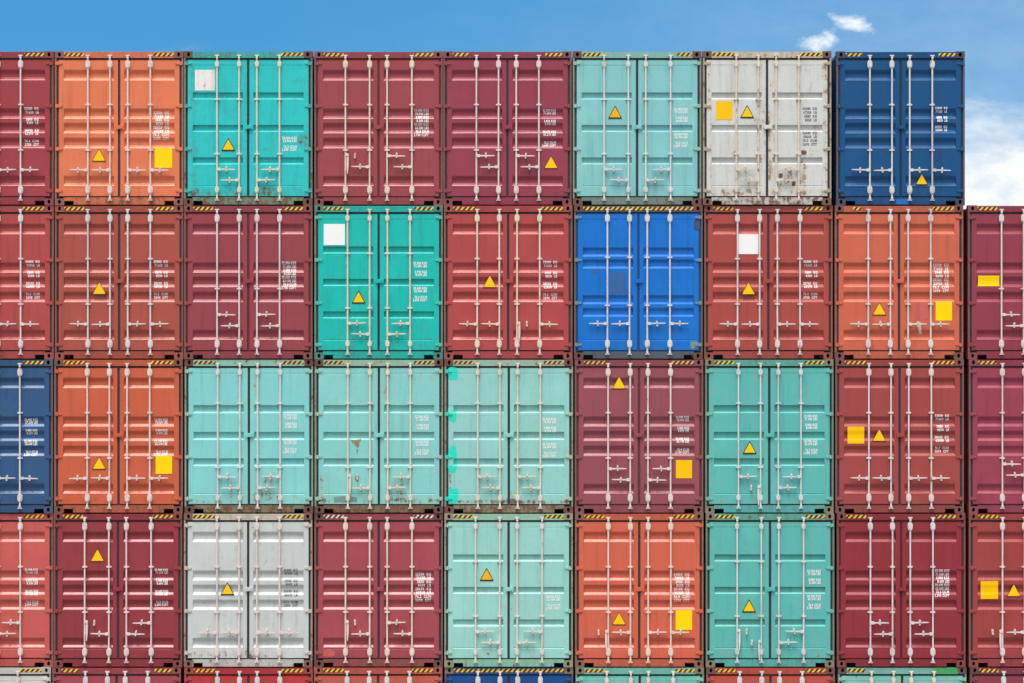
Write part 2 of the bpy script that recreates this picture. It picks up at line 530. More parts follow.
def flat_sign(outlines_mats):
    """a stiff plate that bridges the pressing (warning triangles)."""
    mb = MB()
    for pts, y0, y1, slot in outlines_mats:
        mb.prism(pts, y0, y1, slot)
    return mb.mesh('warning_sign', 2)

def text_mesh(kind, lines, x, z, size, sx, align_pairs):
    """lines: [(text, dz)], a column of stencilled weights starting at (x, z)."""
    bm_all = bmesh.new()
    dg = bpy.context.evaluated_depsgraph_get()
    for txt, dz in lines:
        cu = bpy.data.curves.new('stencil', 'FONT')
        cu.body = txt
        cu.size = size
        cu.resolution_u = 2
        cu.space_character = 1.16
        cu.offset = size * 0.036
        o = bpy.data.objects.new('stencil', cu)
        COL.objects.link(o)
        bpy.context.view_layer.update()
        dg.update()
        me = bpy.data.meshes.new_from_object(o.evaluated_get(dg))
        bm = bmesh.new(); bm.from_mesh(me)
        width = max((v.co.x for v in bm.verts), default=0)
        for v in bm.verts:
            xx, zz = v.co.x * sx, v.co.y
            v.co = (x + (align_pairs - width * sx if align_pairs else 0) + xx, 0, z + dz + zz)
        conform(bm, kind, 0.0035)
        vm = {v: bm_all.verts.new(v.co) for v in bm.verts}
        for f in bm.faces:
            try: bm_all.faces.new([vm[v] for v in f.verts])
            except ValueError: pass
        bm.free()
        bpy.data.objects.remove(o); bpy.data.curves.remove(cu); bpy.data.meshes.remove(me)
    bm_all.normal_update()
    return finish(bm_all, 'lettering', 1)

def weights():
    """a plausible weight table: gross, tare and net in kilograms and pounds, then the volume"""
    gross = random.choice((30480, 32500, 32500, 32500, 34000))
    tare = random.choice((3800, 3830, 3870, 3880, 3900, 3940, 4000))
    rows = [gross, tare, gross - tare]
    out = []
    for kg in rows:
        out += [kg, int(round(kg * 2.20462, -1))]
    m = random.choice((('76.4', '2700'), ('76.3', '2694'), ('76.2', '2690')))
    a = []
    for k, v in enumerate(out):
        a.append(f'{v}  ' + ('KG', 'LB')[k % 2])
    b = []
    for k, v in enumerate(out):
        t = str(v)
        b.append(t[:-3] + '.' + t[-3:] + ' ' + ('KGS', 'LBS')[k % 2])
    return a + [m[0] + '  CUM', m[1] + '  CFT'], b + [m[0] + ' CU.M', m[1][0] + '.' + m[1][1:] + ' CUFT']
def layout(style):
    """(lines, size, x squeeze, right-aligned width)"""
    t1, t2 = weights()
    if style == 'even':      # eight evenly spaced lines, gap before the unit
        return [(t, -0.070 * k - 0.05) for k, t in enumerate(t1)], 0.074, 0.80, 0.335
    if style == 'evens':
        return [(t, -0.067 * k - 0.05) for k, t in enumerate(t2)], 0.072, 0.68, 0.275
    if style == 'pairs':     # four pairs
        return [(t, -0.102 * 2 * (k // 2) - 0.066 * (k % 2) - 0.05) for k, t in enumerate(t1)], 0.066, 0.80, 0.30
    if style == 'tight':     # four blocks of two tight lines
        return [(t, -0.102 * 2 * (k // 2) - 0.052 * (k % 2) - 0.05) for k, t in enumerate(t2)], 0.064, 0.70, 0.28
    if style == 'split':     # two blocks above, two blocks below
        dz = [0, .055, .165, .220, .475, .530, .645, .70]
        return [(t, -dz[k] - 0.05) for k, t in enumerate(t2)], 0.066, 0.70, 0.28
    if style == 'low':       # only two blocks left
        dz = [0, .055, .165, .220]
        return [(t, -dz[k] - 0.05) for k, t in enumerate(t2[4:])], 0.066, 0.74, 0.30
    if style == 'three':
        dz = [0, .06, .175, .235, .35, .41]
        return [(t, -dz[k] - 0.05) for k, t in enumerate(t1[:6])], 0.062, 0.74, 0.26
    if style == 'rusty':     # four lines, gap, four lines
        dz = [0, .072, .144, .216, .46, .532, .604, .676]
        return [(t, -dz[k] - 0.05) for k, t in enumerate(t1)], 0.068, 0.78, 0.31

# ------------------------------------------------------------------ the stack
GROUP = 'shipping containers stacked in a wall'
# centres of the containers across the wall, measured in photo pixels (stacks are never quite plumb)
CENTRE = {1: (-10.5, 119.0, 248.2, 378.5, 507.4, 637.1, 767.0, 900.8, None),
          2: (-10.6, 118.9, 248.3, 378.6, 508.2, 638.3, 768.5, 899.2, 1032.3),
          3: (-11.2, 118.5, 248.8, 378.9, 508.8, 639.0, 769.4, 899.7, 1033.2),
          4: (-11.2, 118.0, 248.2, 378.6, 508.6, 639.2, 770.0, 901.1, 1033.2),
          5: (-13.4, 116.5, 248.5, 378.1, 508.9, 639.7, 770.5, 902.3, 1034.3)}
def col_x(c, r): return (CENTRE[r][c - 1] - 512) / PX
def row_z(r): return (5 - r) * PITCH_Z
ZOOM_O = {1: (0,), 2: (0,), 3: (180,), 4: (310,), 5: (440,), 6: (570,), 7: (700,), 8: (830,), 9: (830,)}
ROW_O = {1: 40, 2: 198, 3: 353, 4: 508, 5: 660}
def to_local(c, r, zx, zy):
    """a position read off an enlargement of one container, as metres in that container"""
    s = 3.9 if r == 4 else 4.016
    ox, oy = ZOOM_O[c][0], ROW_O[r]
    if (c, r) == (8, 1): s, oy = 3.25, 0
    px, py = ox + zx / s, oy + zy / s
    top = 341.5 - (row_z(r) + H - CAM_Z) * PX
    return (px - 512) / PX - col_x(c, r), H - (py - top) / PX

V1, V2 = (.243, .431, .567, .760), (.259, .431, .569, .745)
ONE = [(-1, 0), (-1, 0), (1, 0), (1, 0)]                 # every handle on one level, pointing outwards
TWO = [(1, 1), (-1, -1), (1, 1), (-1, -1)]               # two levels, stepping down twice
TWOX = [(1, 1), (-1, -1), (1, -1), (-1, 1)]              # two levels, mirrored
K = 1.04
def pig(c, k=1.0):
    return tuple(max(0.003, v / K * k) for v in lin(c))

def container(c, r, label, rgb, prof, rods=V2, lock=ONE, rodmat=M_ROD_W, hang=(), bare=(), text=None, textmat=M_TEXT_W,
              tri=None, tri_style='k', placards=(), patches=(), haz=(1, 1), hazmat=M_HAZ_Y, rust=0.0, framecol=None, frust=None, castcol=None,
              seal='dark', hinge=None, sillrust=None, rough=0.27, guides=2, sillcol=None, streak=0.10, lockz=0.0, daub=None, zones=(), rustcol=(0.22, 0.105, 0.055)):
    base = pig(rgb)
    tag = '_'.join(label.split()[:2]).lower() + f'_{r}{c}'
    zl = []
    rz = random.Random(r * 31 + c * 7)
    zl.append((-1.15, -0.02 + rz.uniform(-.6, .6), 0.15, 0.15 + rz.uniform(.10, .22), rz.uniform(.05, .14)))
    zl.append((rz.uniform(-.2, .3), 1.15, 0.15, 0.15 + rz.uniform(.10, .22), rz.uniform(.05, .14)))
    x_ = rz.uniform(-.9, .7); z_ = rz.uniform(.4, 2.0)
    zl.append((x_, x_ + rz.uniform(.15, .4), z_, z_ + rz.uniform(.2, .6), rz.uniform(.04, .11)))
    for (x0, y0, x1, y1, amt) in zones:
        ax, az = to_local(c, r, x0, y0); bx_, bz = to_local(c, r, x1, y1)
        zl.append((ax, bx_, bz, az, amt))
    m_door = paint('door_paint_' + tag, base, rough, rust, streak=streak, zones=zl, rustcol=rustcol)
    fcol = pig(framecol) if framecol else tuple(v * 0.80 for v in base)
    fr = frust if frust is not None else 0.12 + rust * 0.3
    m_frame = paint('frame_paint_' + tag, fcol, rough + 0.05, fr, 0.14, 0.10)
    ccol = pig(castcol) if castcol else tuple(v * 0.62 + a * 0.3 for v, a in zip(base, (.16, .10, .08)))
    m_cast = paint('casting_paint_' + tag, ccol, 0.6, 0.36, 0.14, 0.10)
    scol = pig(sillcol) if sillcol else tuple(v * 0.82 for v in base)
    m_sill = paint('sill_paint_' + tag, scol, rough + 0.05, sillrust if sillrust is not None else fr, 0.16, 0.10)
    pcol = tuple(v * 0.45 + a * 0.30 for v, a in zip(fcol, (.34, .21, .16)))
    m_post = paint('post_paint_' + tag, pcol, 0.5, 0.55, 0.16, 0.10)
    m_hinge = paint('hinge_paint_' + tag, pig(hinge) if hinge else tuple(min(.8, v * 1.05 + .01) for v in base), 0.42, 0.35, dent=0)
    m_seal = M_RUBBER if seal == 'dark' else paint('seal_paint_' + tag, tuple(v * 0.40 for v in base), 0.5, 0.0, dent=0)

    root = bpy.data.objects.new('shipping_container', None)
    COL.objects.link(root)
    root.empty_display_size = 0.4
    root.location = (col_x(c, r), random.uniform(-0.022, 0.022), row_z(r))
    root['label'] = label
    root['category'] = 'shipping container'
    root['group'] = GROUP

    part('shell', SHELL, m_frame, root)
    hd = part('header', HEADER, m_frame, root)
    part('sill', SILL, m_sill, root)
    part('corner_post', POST, m_post, root)
    part('corner_post', POST, m_post, root, scale=(-1, 1, 1))
    for sx in (-1, 1):
        for z in (0.0, H - 0.125):
            part('corner_casting', CASTING, m_cast, root, loc=(sx * HW, -0.003, z), scale=(-sx, 1, 1))
    # hazard tape on the header
    for sx, n in zip((-1, 1), haz):
        if not n: continue
        mb = MB()
        ln = 0.375 * (n if n <= 1.5 else 1)
        if n > 1.5:
            if sx < 0: xa, xb = -1.046, 1.046
            else: continue
        elif sx < 0: xa, xb = -1.040 + (0.16 if n < 0.6 else 0), -1.040 + (0.16 if n < 0.6 else 0) + ln
        else: xa, xb = 1.040 - ln, 1.040
        mb.prism([(xa, 2.824), (xb, 2.824), (xb, 2.888), (xa, 2.888)], -0.003, -0.0004)
        part('hazard_marking', mb.mesh('hazard_marking'), hazmat, hd, label='black and yellow striped tape' if hazmat is not M_HAZ_P else 'faded black and white striped tape')
    doors = {}
    for s in (-1, 1):
        d = part('door', DOOR[(prof, s)], m_door, root)
        doors[s] = d
        part('seal', SEAL[s], m_seal, d)
        for z in (2.692, 1.882, 1.066, 0.275):
            part('hinge', HINGE, daub if daub and s < 0 else m_hinge, d, loc=(0, 0, z), scale=(-s, 1, 1), label='hinge daubed bright teal' if daub and s < 0 else None)
    part('lock_box', LOCKBOX, m_door, doors[1], loc=(0.012, 0, U(303)))
    # lock gear
    small = prof in ('B', 'B2') 
    lv = {'A': (0.665, 0.845, 0.635), 'B': (0.67, 0.68, 0.474), 'B2': (0.67, 0.695, 0.485), 'C': (0.675, 0.9, 0.7)}[prof]
    gz = {'A': (1.905, 1.045), 'B': (2.005, 0.970), 'B2': (2.085, 0.870), 'C': (1.93, 1.02)}[prof]
    if guides == 1: gz = (1.336,)
    for k in range(4):
        x = rods[k] * W - HW
        rod = part('locking_rod', ROD, rodmat, root, loc=(x, 0, 0))
        for z in (2.672, 0.290):
            part('rod_bearing', BEARING[small], rodmat, rod, loc=(0, 0, z))
        for z in gz:
            part('rod_guide', GUIDE, rodmat, rod, loc=(0, 0, z))
        dr, level = lock[k]
        z = lv[0] if level == 0 else (lv[1] if level > 0 else lv[2]) + lockz
        cx = 0.185 if level == 0 else 0.18
        if k in hang:
            part('handle', HUNG, rodmat, rod, loc=(0, 0, z + 0.02), scale=(dr, 1, 1), label='handle hanging straight down')
        elif k not in bare:
            h = part('handle', HANDLE, rodmat, rod, loc=(0, 0, z), scale=(dr, 1, 1))
            h.rotation_euler.y = R(random.uniform(-1.6, 1.6))
        ct = part('handle_catch', CATCH, rodmat, rod, loc=(dr * cx, 0, z + random.uniform(-.008, .008)))
        ct.rotation_euler.y = R(random.uniform(-8, 8))
    # stencilled weights
    if text:
        style, zx, zy = text
        lx, lz = to_local(c, r, zx - 5, zy)
        ls, size, sx, al = layout(style)
        part('lettering', text_mesh(prof, ls, lx, lz, size, sx, al), textmat, doors[1])
    if tri:
        lx, lz = to_local(c, r, *tri)
        s = -1 if lx < 0 else 1
        lz = lz + 0.008
        big = 0.272 if tri_style != 's' else 0.24
        edge = 0.022 if tri_style in 'ko' else 0.014
        d_ = Y_DOOR
        o1 = rounded_tri(lx, lz, big, big * 0.94, 0.022)
        o2 = rounded_tri(lx, lz - 0.002, big - 2.6 * edge, (big - 2.6 * edge) * 0.92, 0.016)
        me = flat_sign([(o1, d_ - 0.007, d_ - 0.0008, 0), (o2, d_ - 0.0105, d_ - 0.0072, 1)])
        part('warning_sign', me, [M_SIGN_K if tri_style in 'ko' else M_SIGN_B, M_SIGN_O if tri_style == 'o' else M_SIGN_Y], doors[s], label='yellow warning triangle')
    for (x0, y0, x1, y1, m, lab) in placards:
        ax, az = to_local(c, r, x0, y0); bx_, bz = to_local(c, r, x1, y1)
        me = poly_decal(prof, [([(ax, bz), (bx_, bz), (bx_, az), (ax, az)], 0.0045, 0)], 'placard', 0.22)
        part('placard', me, m, doors[-1 if ax < 0 else 1], label=lab)
    for (pts, m, lab) in patches:
        loc = [to_local(c, r, *p) for p in pts]
        me = poly_decal(prof, [(loc, 0.0025, 0)], 'paint_patch')
        part('paint_patch', me, m, doors[-1 if loc[0][0] < 0 else 1], label=lab)
    return root, hd, doors

def blob(x0, y0, x1, y1, n=14, jag=0.18, seed=0):
    """an uneven daubed outline filling a box"""
    rd = random.Random(seed)
    pts = []
    for k in range(n):
        a = 2 * math.pi * k / n
        q = max(abs(math.cos(a)), abs(math.sin(a)))
        j = 1 - jag * rd.random()
        pts.append(((x0 + x1) / 2 + (x1 - x0) / 2 * math.cos(a) / q ** .8 * j, (y0 + y1) / 2 + (y1 - y0) / 2 * math.sin(a) / q ** .8 * j))
    return pts

RUSTC, BROWN, KHAKI = (112, 72, 62), (104, 66, 64), (128, 122, 104)
CREAM_H = (190, 182, 165)
YS, WS = 'yellow square placard', 'white square placard'
M_TEAL_DAUB = paint('teal_touch_up', pig((20, 222, 195)), 0.45, 0.0)
M_GREYBLUE = paint('grey_patch', pig((44, 100, 162)), 0.5, 0.3)
M_DARKGREY = paint('charcoal_patch', pig((50, 82, 118)), 0.6, 0.4)
M_STAIN = paint('brown_scrape', pig((150, 140, 105)), 0.7, 0.55)
M_GREYSC = paint('grey_scrape', pig((110, 150, 148)), 0.7, 0.4)
M_ROSE = paint('rose_touch_up', pig((205, 98, 90)), 0.45, 0.0)
M_SMEAR = paint('pale_smear', pig((225, 205, 195)), 0.5, 0.0)
M_LBLUE = paint('bright_blue_touch_up', pig((20, 105, 185)), 0.4, 0.0)
M_GREEN = paint('green_touch_up', pig((62, 165, 90)), 0.45, 0.2)
M_RUSTSPOT = paint('rust_spot', (0.16, 0.085, 0.05), 0.85, 0.5, dent=0)
M_RUSTRUN = paint('rust_run', pig((205, 182, 145)), 0.7, 0.2, streak=0.25, dent=0)
M_ORANGED = paint('orange_touch_up', pig((200, 92, 80)), 0.5, 0.1)

# ---- top row
container(1, 1, 'deep crimson container at the left end of the top row, beside the pale orange one', (162, 63, 70), 'A', text=('pairs', 96, 270), haz=(1, 1))
container(2, 1, 'pale orange container in the top row with a yellow square below its weights', (230, 123, 84), 'A', rodmat=M_ROD_P, text=('even', 612, 286), tri=(397, 463), tri_style='b',
          placards=[(621, 432, 691, 513, M_PLAC_Y, YS)], frust=0.29, castcol=(132, 92, 84), sillrust=.62)
container(3, 1, 'bright teal container in the top row with a stained white square', (42, 198, 197), 'B', lock=TWOX, rodmat=M_ROD_C, text=('low', 410, 388), tri=(194, 421),
          placards=[(60, 120, 140, 203, M_PLAC_S, 'rust stained white square placard')], haz=(0, 1.12), castcol=RUSTC, framecol=(60, 168, 158), rust=.1, zones=[(300, 565, 400, 625, .15), (40, 80, 75, 630, .15), (470, 370, 520, 440, .24), (30, 590, 250, 628, .10)], frust=0.43, sillrust=.85, sillcol=(98, 140, 118))
container(4, 1, 'dusty maroon container in the top row without triangle, its far left handle hanging down', (160, 72, 78), 'A', rods=V1, lock=TWO, lockz=.09, hang=(0,), rodmat=M_ROD_C, text=('evens', 423, 276), seal='paint')
container(5, 1, 'plum maroon container in the top row with a triangle low on its right door', (152, 62, 80), 'A', lock=TWO, lockz=.09, text=('tight', 411, 276), tri=(446, 492), tri_style='b', rodmat=M_ROD_P, haz=(.85, .85))
container(6, 1, 'pale blue-green container in the top row with a triangle high on its left door', (134, 200, 201), 'B', rods=V1, lock=TWOX, text=('split', 418, 272), tri=(181, 291), tri_style='o',
          haz=(1, .75), castcol=(112, 70, 68), framecol=(122, 180, 170), sillcol=(105, 135, 128), hinge=(150, 195, 188), frust=0.40, sillrust=.6, seal='dark')
container(7, 1, 'rust streaked pale grey container in the top row with a yellow square and triangle', (212, 214, 211), 'B', lock=TWOX, rodmat=M_ROD_R, text=('rusty', 408, 270), textmat=M_TEXT_D, tri=(189, 289),
          placards=[(64, 246, 130, 320, M_PLAC_A, YS)], rust=.12, rustcol=(0.42, 0.25, 0.12), zones=[(30, 80, 50, 630, .16), (245, 75, 300, 630, .14), (490, 75, 525, 630, .2), (400, 440, 430, 632, .24), (30, 590, 250, 632, .12), (295, 500, 420, 632, .13), (120, 435, 162, 475, .24), (440, 300, 500, 470, .08)], frust=0.52, castcol=(120, 84, 72), framecol=(196, 186, 170), sillrust=.8, hinge=(190, 170, 150), haz=(1.1, 1.1),
          patches=[(blob(314, 534, 332, 556, 9, .2, 1), M_RUSTSPOT, 'round rust spot'), (blob(366, 566, 386, 586, 9, .2, 2), M_RUSTSPOT, 'round rust spot'), (blob(405, 442, 428, 462, 9, .2, 3), M_RUSTSPOT, 'round rust spot'),
                   ])
r8, h8, d8 = container(8, 1, 'navy blue container at the top right corner against the sky', (11, 80, 132), 'A', rods=V2, lock=ONE, text=('three', 343, 346), tri=(299, 583), tri_style='s', haz=(.85, .85), castcol=(72, 72, 88), seal='paint', frust=0.0)
# ---- second row
container(1, 2, 'brick red container at the left end of the second row, beside the brown-red one', (177, 74, 72), 'A', text=('pairs', 100, 250), haz=(1, 1.08))
container(2, 2, 'brown-red container in the second row, beneath the pale orange one, with a triangle', (174, 82, 70), 'A', text=('pairs', 614, 250), tri=(398, 363), tri_style='b')
container(3, 2, 'wine red container without triangle in the second row, beneath the teal one', (154, 68, 76), 'A', lock=TWO, text=('evens', 413, 256), rodmat=M_ROD_P, guides=1, seal='paint')
container(4, 2, 'bright teal container in the second row with a clean white square', (18, 190, 179), 'B', lock=TWOX, rodmat=M_ROD_C, text=('split', 415, 256), tri=(195, 399),
          placards=[(55, 104, 140, 189, M_PLAC_W, WS)], castcol=(70, 130, 118), rust=.12, frust=0.36, hinge=(90, 200, 185))
container(5, 2, 'bright red container left of the royal blue one in the second row', (178, 73, 73), 'A', lock=ONE, hang=(2,), rodmat=M_ROD_C, text=('pairs', 412, 252), tri=(200, 336), tri_style='b', haz=(1.15, 1.15))
container(6, 2, 'royal blue container with grey patches and full hazard tape in the second row', (8, 114, 206), 'C', lock=ONE, haz=(2, 2), castcol=(110, 66, 66), sillcol=(80, 92, 104), framecol=(70, 82, 96), frust=0.36, hinge=(105, 150, 165), seal='paint', streak=.16,
          patches=[([(165, 300), (222, 298), (226, 384), (166, 386)], M_GREYBLUE, 'grey-blue patch'), (blob(84, 284, 112, 308, 10, .3, 5), M_GREYBLUE, 'grey-blue patch'),
                   (blob(496, 80, 524, 134, 10, .25, 6), M_DARKGREY, 'charcoal patch'), (blob(482, 572, 515, 608, 10, .3, 7), M_GREYSC, 'grey scrape')])
container(7, 2, 'rust red container in the second row with a white square above its triangle', (174, 76, 68), 'A', text=('pairs', 414, 250), tri=(195, 364), tri_style='b',
          placards=[(151, 145, 235, 225, M_PLAC_W, WS)])
container(8, 2, 'light orange container in the second row, beneath the navy one, with a yellow square', (208, 103, 77), 'A', text=('even', 412, 264), tri=(199, 446), tri_style='b',
          placards=[(425, 415, 491, 492, M_PLAC_Y, YS)], haz=(.45, 1.05), castcol=(118, 72, 70), frust=0.36,
          patches=[([(337, 415), (396, 415), (396, 488), (337, 490)], M_ROSE, 'rose touch-up patch'), ([(346, 500), (364, 498), (370, 545), (362, 548)], M_SMEAR, 'pale paint smear')])
container(9, 2, 'plum container with a wide yellow label at the right end of the second row', (150, 60, 76), 'A', lock=TWO, tri=None, text=None, guides=1, rodmat=M_ROD_P,
          placards=[(595, 312, 681, 354, M_PLAC_Y, 'wide yellow label')], haz=(1, 1))
# ---- third row
container(1, 3, 'steel blue container at the left end of the third row', (50, 88, 132), 'A', text=('tight', 96, 262), haz=(1, 1))
container(2, 3, 'vivid orange container in the third row with a triangle and a yellow square', (205, 97, 66), 'A', rodmat=M_ROD_P, text=('tight', 618, 262), tri=(398, 443), tri_style='b',
          placards=[(625, 412, 691, 485, M_PLAC_Y, YS)], haz=(1.15, 1.15), frust=0.36, castcol=(120, 76, 66), sillrust=.62)
container(3, 3, 'aqua container in the third row, beside the vivid orange one', (132, 210, 207), 'B2', lock=TWOX, rodmat=M_ROD_P, text=('split', 414, 244), castcol=(108, 68, 62), framecol=(130, 192, 176), sillcol=(120, 130, 105), frust=0.43, sillrust=.9, hinge=(150, 205, 190), haz=(1.1, 1.1), hazmat=M_HAZ_F, rust=.06, zones=[(300, 460, 400, 600, .2), (20, 560, 530, 606, .12), (290, 60, 320, 600, .1)])
container(4, 3, 'aqua container in the third row with a brown scrape on its left door', (136, 208, 204), 'B2', lock=TWOX, hang=(0,), rodmat=M_ROD_C, text=('split', 422, 250), castcol=(108, 68, 62), framecol=(140, 184, 166), sillcol=(125, 115, 88), frust=0.48, sillrust=.95, hinge=(165, 195, 175), hazmat=M_HAZ_F, rust=.12, zones=[(290, 60, 330, 200, .14), (300, 480, 400, 600, .14), (30, 480, 60, 600, .2), (470, 60, 520, 130, .12), (20, 575, 530, 606, .14)],
          patches=[([(163, 347), (180, 350), (206, 344), (203, 356), (196, 358), (199, 368), (192, 384), (189, 374), (183, 378), (178, 364), (170, 362)], M_STAIN, 'brown scrape'), ([(186, 386), (194, 388), (190, 404), (187, 410)], M_STAIN, 'brown scrape'), ([(96, 578), (148, 574), (188, 580), (190, 598), (96, 600)], M_GREYSC, 'grey scrape'), (blob(180, 482, 198, 520, 9, .4, 8), M_STAIN, 'brown scrape')])
container(5, 3, 'pale aqua container in the third row with bright teal daubs over its left hinges', (148, 209, 203), 'B2', daub=M_TEAL_DAUB, lock=TWO, rodmat=M_ROD_C, text=('split', 412, 260), castcol=(112, 72, 64), framecol=(148, 182, 165), sillcol=(135, 130, 108), frust=0.48, sillrust=.85, hinge=(175, 190, 165), hazmat=M_HAZ_F, rust=.06, zones=[(240, 540, 330, 606, .16), (490, 380, 525, 606, .16), (20, 585, 530, 608, .16), (30, 470, 55, 560, .2)],
          patches=[(blob(30, 54, 74, 110, 14, .2, 9), M_TEAL_DAUB, 'bright teal daub'), (blob(30, 204, 68, 280, 14, .2, 10), M_TEAL_DAUB, 'bright teal daub'), (blob(30, 370, 70, 488, 14, .2, 11), M_TEAL_DAUB, 'bright teal daub'), (blob(30, 540, 76, 606, 14, .2, 12), M_TEAL_DAUB, 'bright teal daub')])
container(6, 3, 'dusty mauve-red container in the third row with a triangle near the top', (152, 78, 88), 'A', lock=TWOX, text=('tight', 424, 252), tri=(197, 120), tri_style='b', seal='paint', rodmat=M_ROD_P,
          placards=[(425, 430, 490, 503, M_PLAC_A, YS)], haz=(1.15, 1.15), hazmat=M_HAZ_F)
container(7, 3, 'sea green container in the third row with a triangle on its left door', (94, 186, 180), 'B2', lock=TWOX, hang=(1,), text=('split', 418, 248), tri=(200, 381), castcol=KHAKI, framecol=(88, 165, 148), frust=0.36, hinge=(115, 190, 172), rust=.08)
container(8, 3, 'deep red container in the third row with a yellow square beside its triangle', (164, 72, 70), 'A', rodmat=M_ROD_P, text=('pairs', 420, 246), tri=(198, 331), tri_style='b', placards=[(71, 296, 138, 364, M_PLAC_A, YS)], haz=(1.1, 1.15), castcol=(122, 80, 74), sillrust=.6)
container(9, 3, 'magenta-maroon container at the right end of the third row', (156, 64, 84), 'A', lock=TWO, lockz=.09, text=None, rodmat=M_ROD_P, haz=(.9, 1))
# ---- fourth row
container(1, 4, 'coral red container at the left end of the fourth row', (200, 92, 85), 'A', lock=TWOX, text=('tight', 94, 236), rodmat=M_ROD_P)
container(2, 4, 'dark crimson container in the fourth row with a triangle high on its left door', (150, 57, 63), 'A', rods=V1, lock=TWOX, hang=(0,), text=('tight', 602, 236), tri=(380, 185), tri_style='b', rodmat=M_ROD_P)
container(3, 4, 'light grey container in the fourth row with a triangle', (200, 205, 204), 'A', rough=.46, rodmat=M_ROD_P, text=('pairs', 402, 236), textmat=M_TEXT_D, tri=(185, 316), castcol=(124, 92, 80), framecol=(190, 180, 166), frust=0.43, rust=.12, hinge=(205, 200, 192), haz=(1.1, 1.05))
container(4, 4, 'rose maroon container in the fourth row, beside the light grey one, its left handle hanging', (166, 74, 82), 'A', rods=V1, lock=TWO, hang=(0,), rodmat=M_ROD_C, text=('even', 408, 254), hazmat=M_HAZ_P, castcol=(100, 66, 62), frust=0.43, sillrust=.75, haz=(1, 1),
          patches=[(blob(50, 552, 100, 584, 10, .3, 13), M_ORANGED, 'orange touch-up patch')])
container(5, 4, 'pale aqua container in the fourth row with a triangle and few weights', (153, 212, 203), 'B', rods=V1, lock=TWOX, rodmat=M_ROD_P, text=('low', 412, 340), tri=(182, 260), tri_style='o', castcol=(150, 145, 118), framecol=(140, 190, 165), frust=0.36, hinge=(150, 210, 190), sillcol=(125, 185, 165), rust=.08)
container(6, 4, 'orange-red container in the fourth row with a triangle above a hanging handle', (213, 101, 76), 'A', lock=ONE, hang=(0,), rodmat=M_ROD_C, text=('even', 402, 254), tri=(191, 432), tri_style='b', placards=[(412, 398, 476, 475, M_PLAC_Y, YS)], castcol=(130, 98, 84), frust=0.36)
container(7, 4, 'sea green container in the fourth row with two hanging handles', (92, 184, 177), 'B', rods=V1, lock=TWOX, hang=(0, 1), text=('split', 418, 240), tri=(191, 383), castcol=KHAKI, framecol=(88, 160, 142), frust=0.36, hinge=(115, 190, 172), rust=.1)
container(8, 4, 'dark wine container in the fourth row with eight lines of weights and no triangle', (148, 49, 58), 'A', lock=TWO, text=('evens', 414, 240), seal='paint')
container(9, 4, 'scarlet container with a yellow square at the right end of the fourth row', (162, 66, 66), 'A', lock=ONE, hang=(0,), text=None, tri=(717, 322), tri_style='b', rodmat=M_ROD_P, placards=[(588, 285, 656, 355, M_PLAC_A, YS)])
# ---- bottom row: only the top of each shows
container(1, 5, 'off-white container at the left end of the bottom row', (206, 206, 200), 'B', rods=V2, lock=TWOX, rodmat=M_ROD_P, haz=(1, 1.1))
container(2, 5, 'rose maroon container in the bottom row, beneath the dark crimson one', (168, 70, 82), 'A', haz=(.85, .85))
container(3, 5, 'scarlet red container in the bottom row, beneath the light grey one', (190, 54, 56), 'A', haz=(1.1, 1.1))
container(4, 5, 'terracotta container in the bottom row, beneath the rose maroon one', (196, 90, 74), 'A', haz=(1.05, 1.05))
container(5, 5, 'dark blue container in the bottom row under full hazard tape', (14, 78, 146), 'A', haz=(2, 2), framecol=(26, 80, 140), castcol=KHAKI)
container(6, 5, 'aqua container in the bottom row, beneath the orange-red one', (112, 194, 180), 'B2', rods=V1, lock=TWOX, rodmat=M_ROD_P, castcol=KHAKI)
container(7, 5, 'orange-red container in the bottom row, beneath the sea green one', (196, 80, 66), 'A', castcol=(110, 74, 66))
r58, h58, d58 = container(8, 5, 'aqua container in the bottom row with a green patch on its header', (122, 194, 182), 'B', lock=TWOX, rodmat=M_ROD_C, castcol=(100, 80, 72), rust=.2, haz=(.9, 0))
container(9, 5, 'purple-maroon container at the right end of the bottom row', (142, 60, 76), 'A', haz=(.95, 1), castcol=(96, 62, 62))

# touch-up patches on a header and on a sill
mb = MB(); mb.prism([(0.60, 2.801), (1.048, 2.801), (1.048, 2.905), (0.615, 2.903)], -0.0028, -0.0004)
part('paint_patch', mb.mesh('paint_patch'), M_GREEN, h58, label='green touch-up patch')
for ch in r8.children:
    if ch.name.startswith('sill'):
        mb = MB(); mb.prism([(-0.085, 0.014), (0.145, 0.014), (0.15, 0.118), (-0.08, 0.116)], -0.0028, -0.0004)
        part('paint_patch', mb.mesh('paint_patch'), M_LBLUE, ch, label='bright blue touch-up patch')

# ------------------------------------------------------------------ quay ground
mb = MB()
S = 3000
mb.face([(-S, -S, -0.002), (S, -S, -0.002), (S, S, -0.002), (-S, S, -0.002)])
g = part('ground', mb.mesh('ground'), plain('quay_concrete', (0.17, 0.168, 0.16), 0.85, 0.25))
g['kind'] = 'structure'

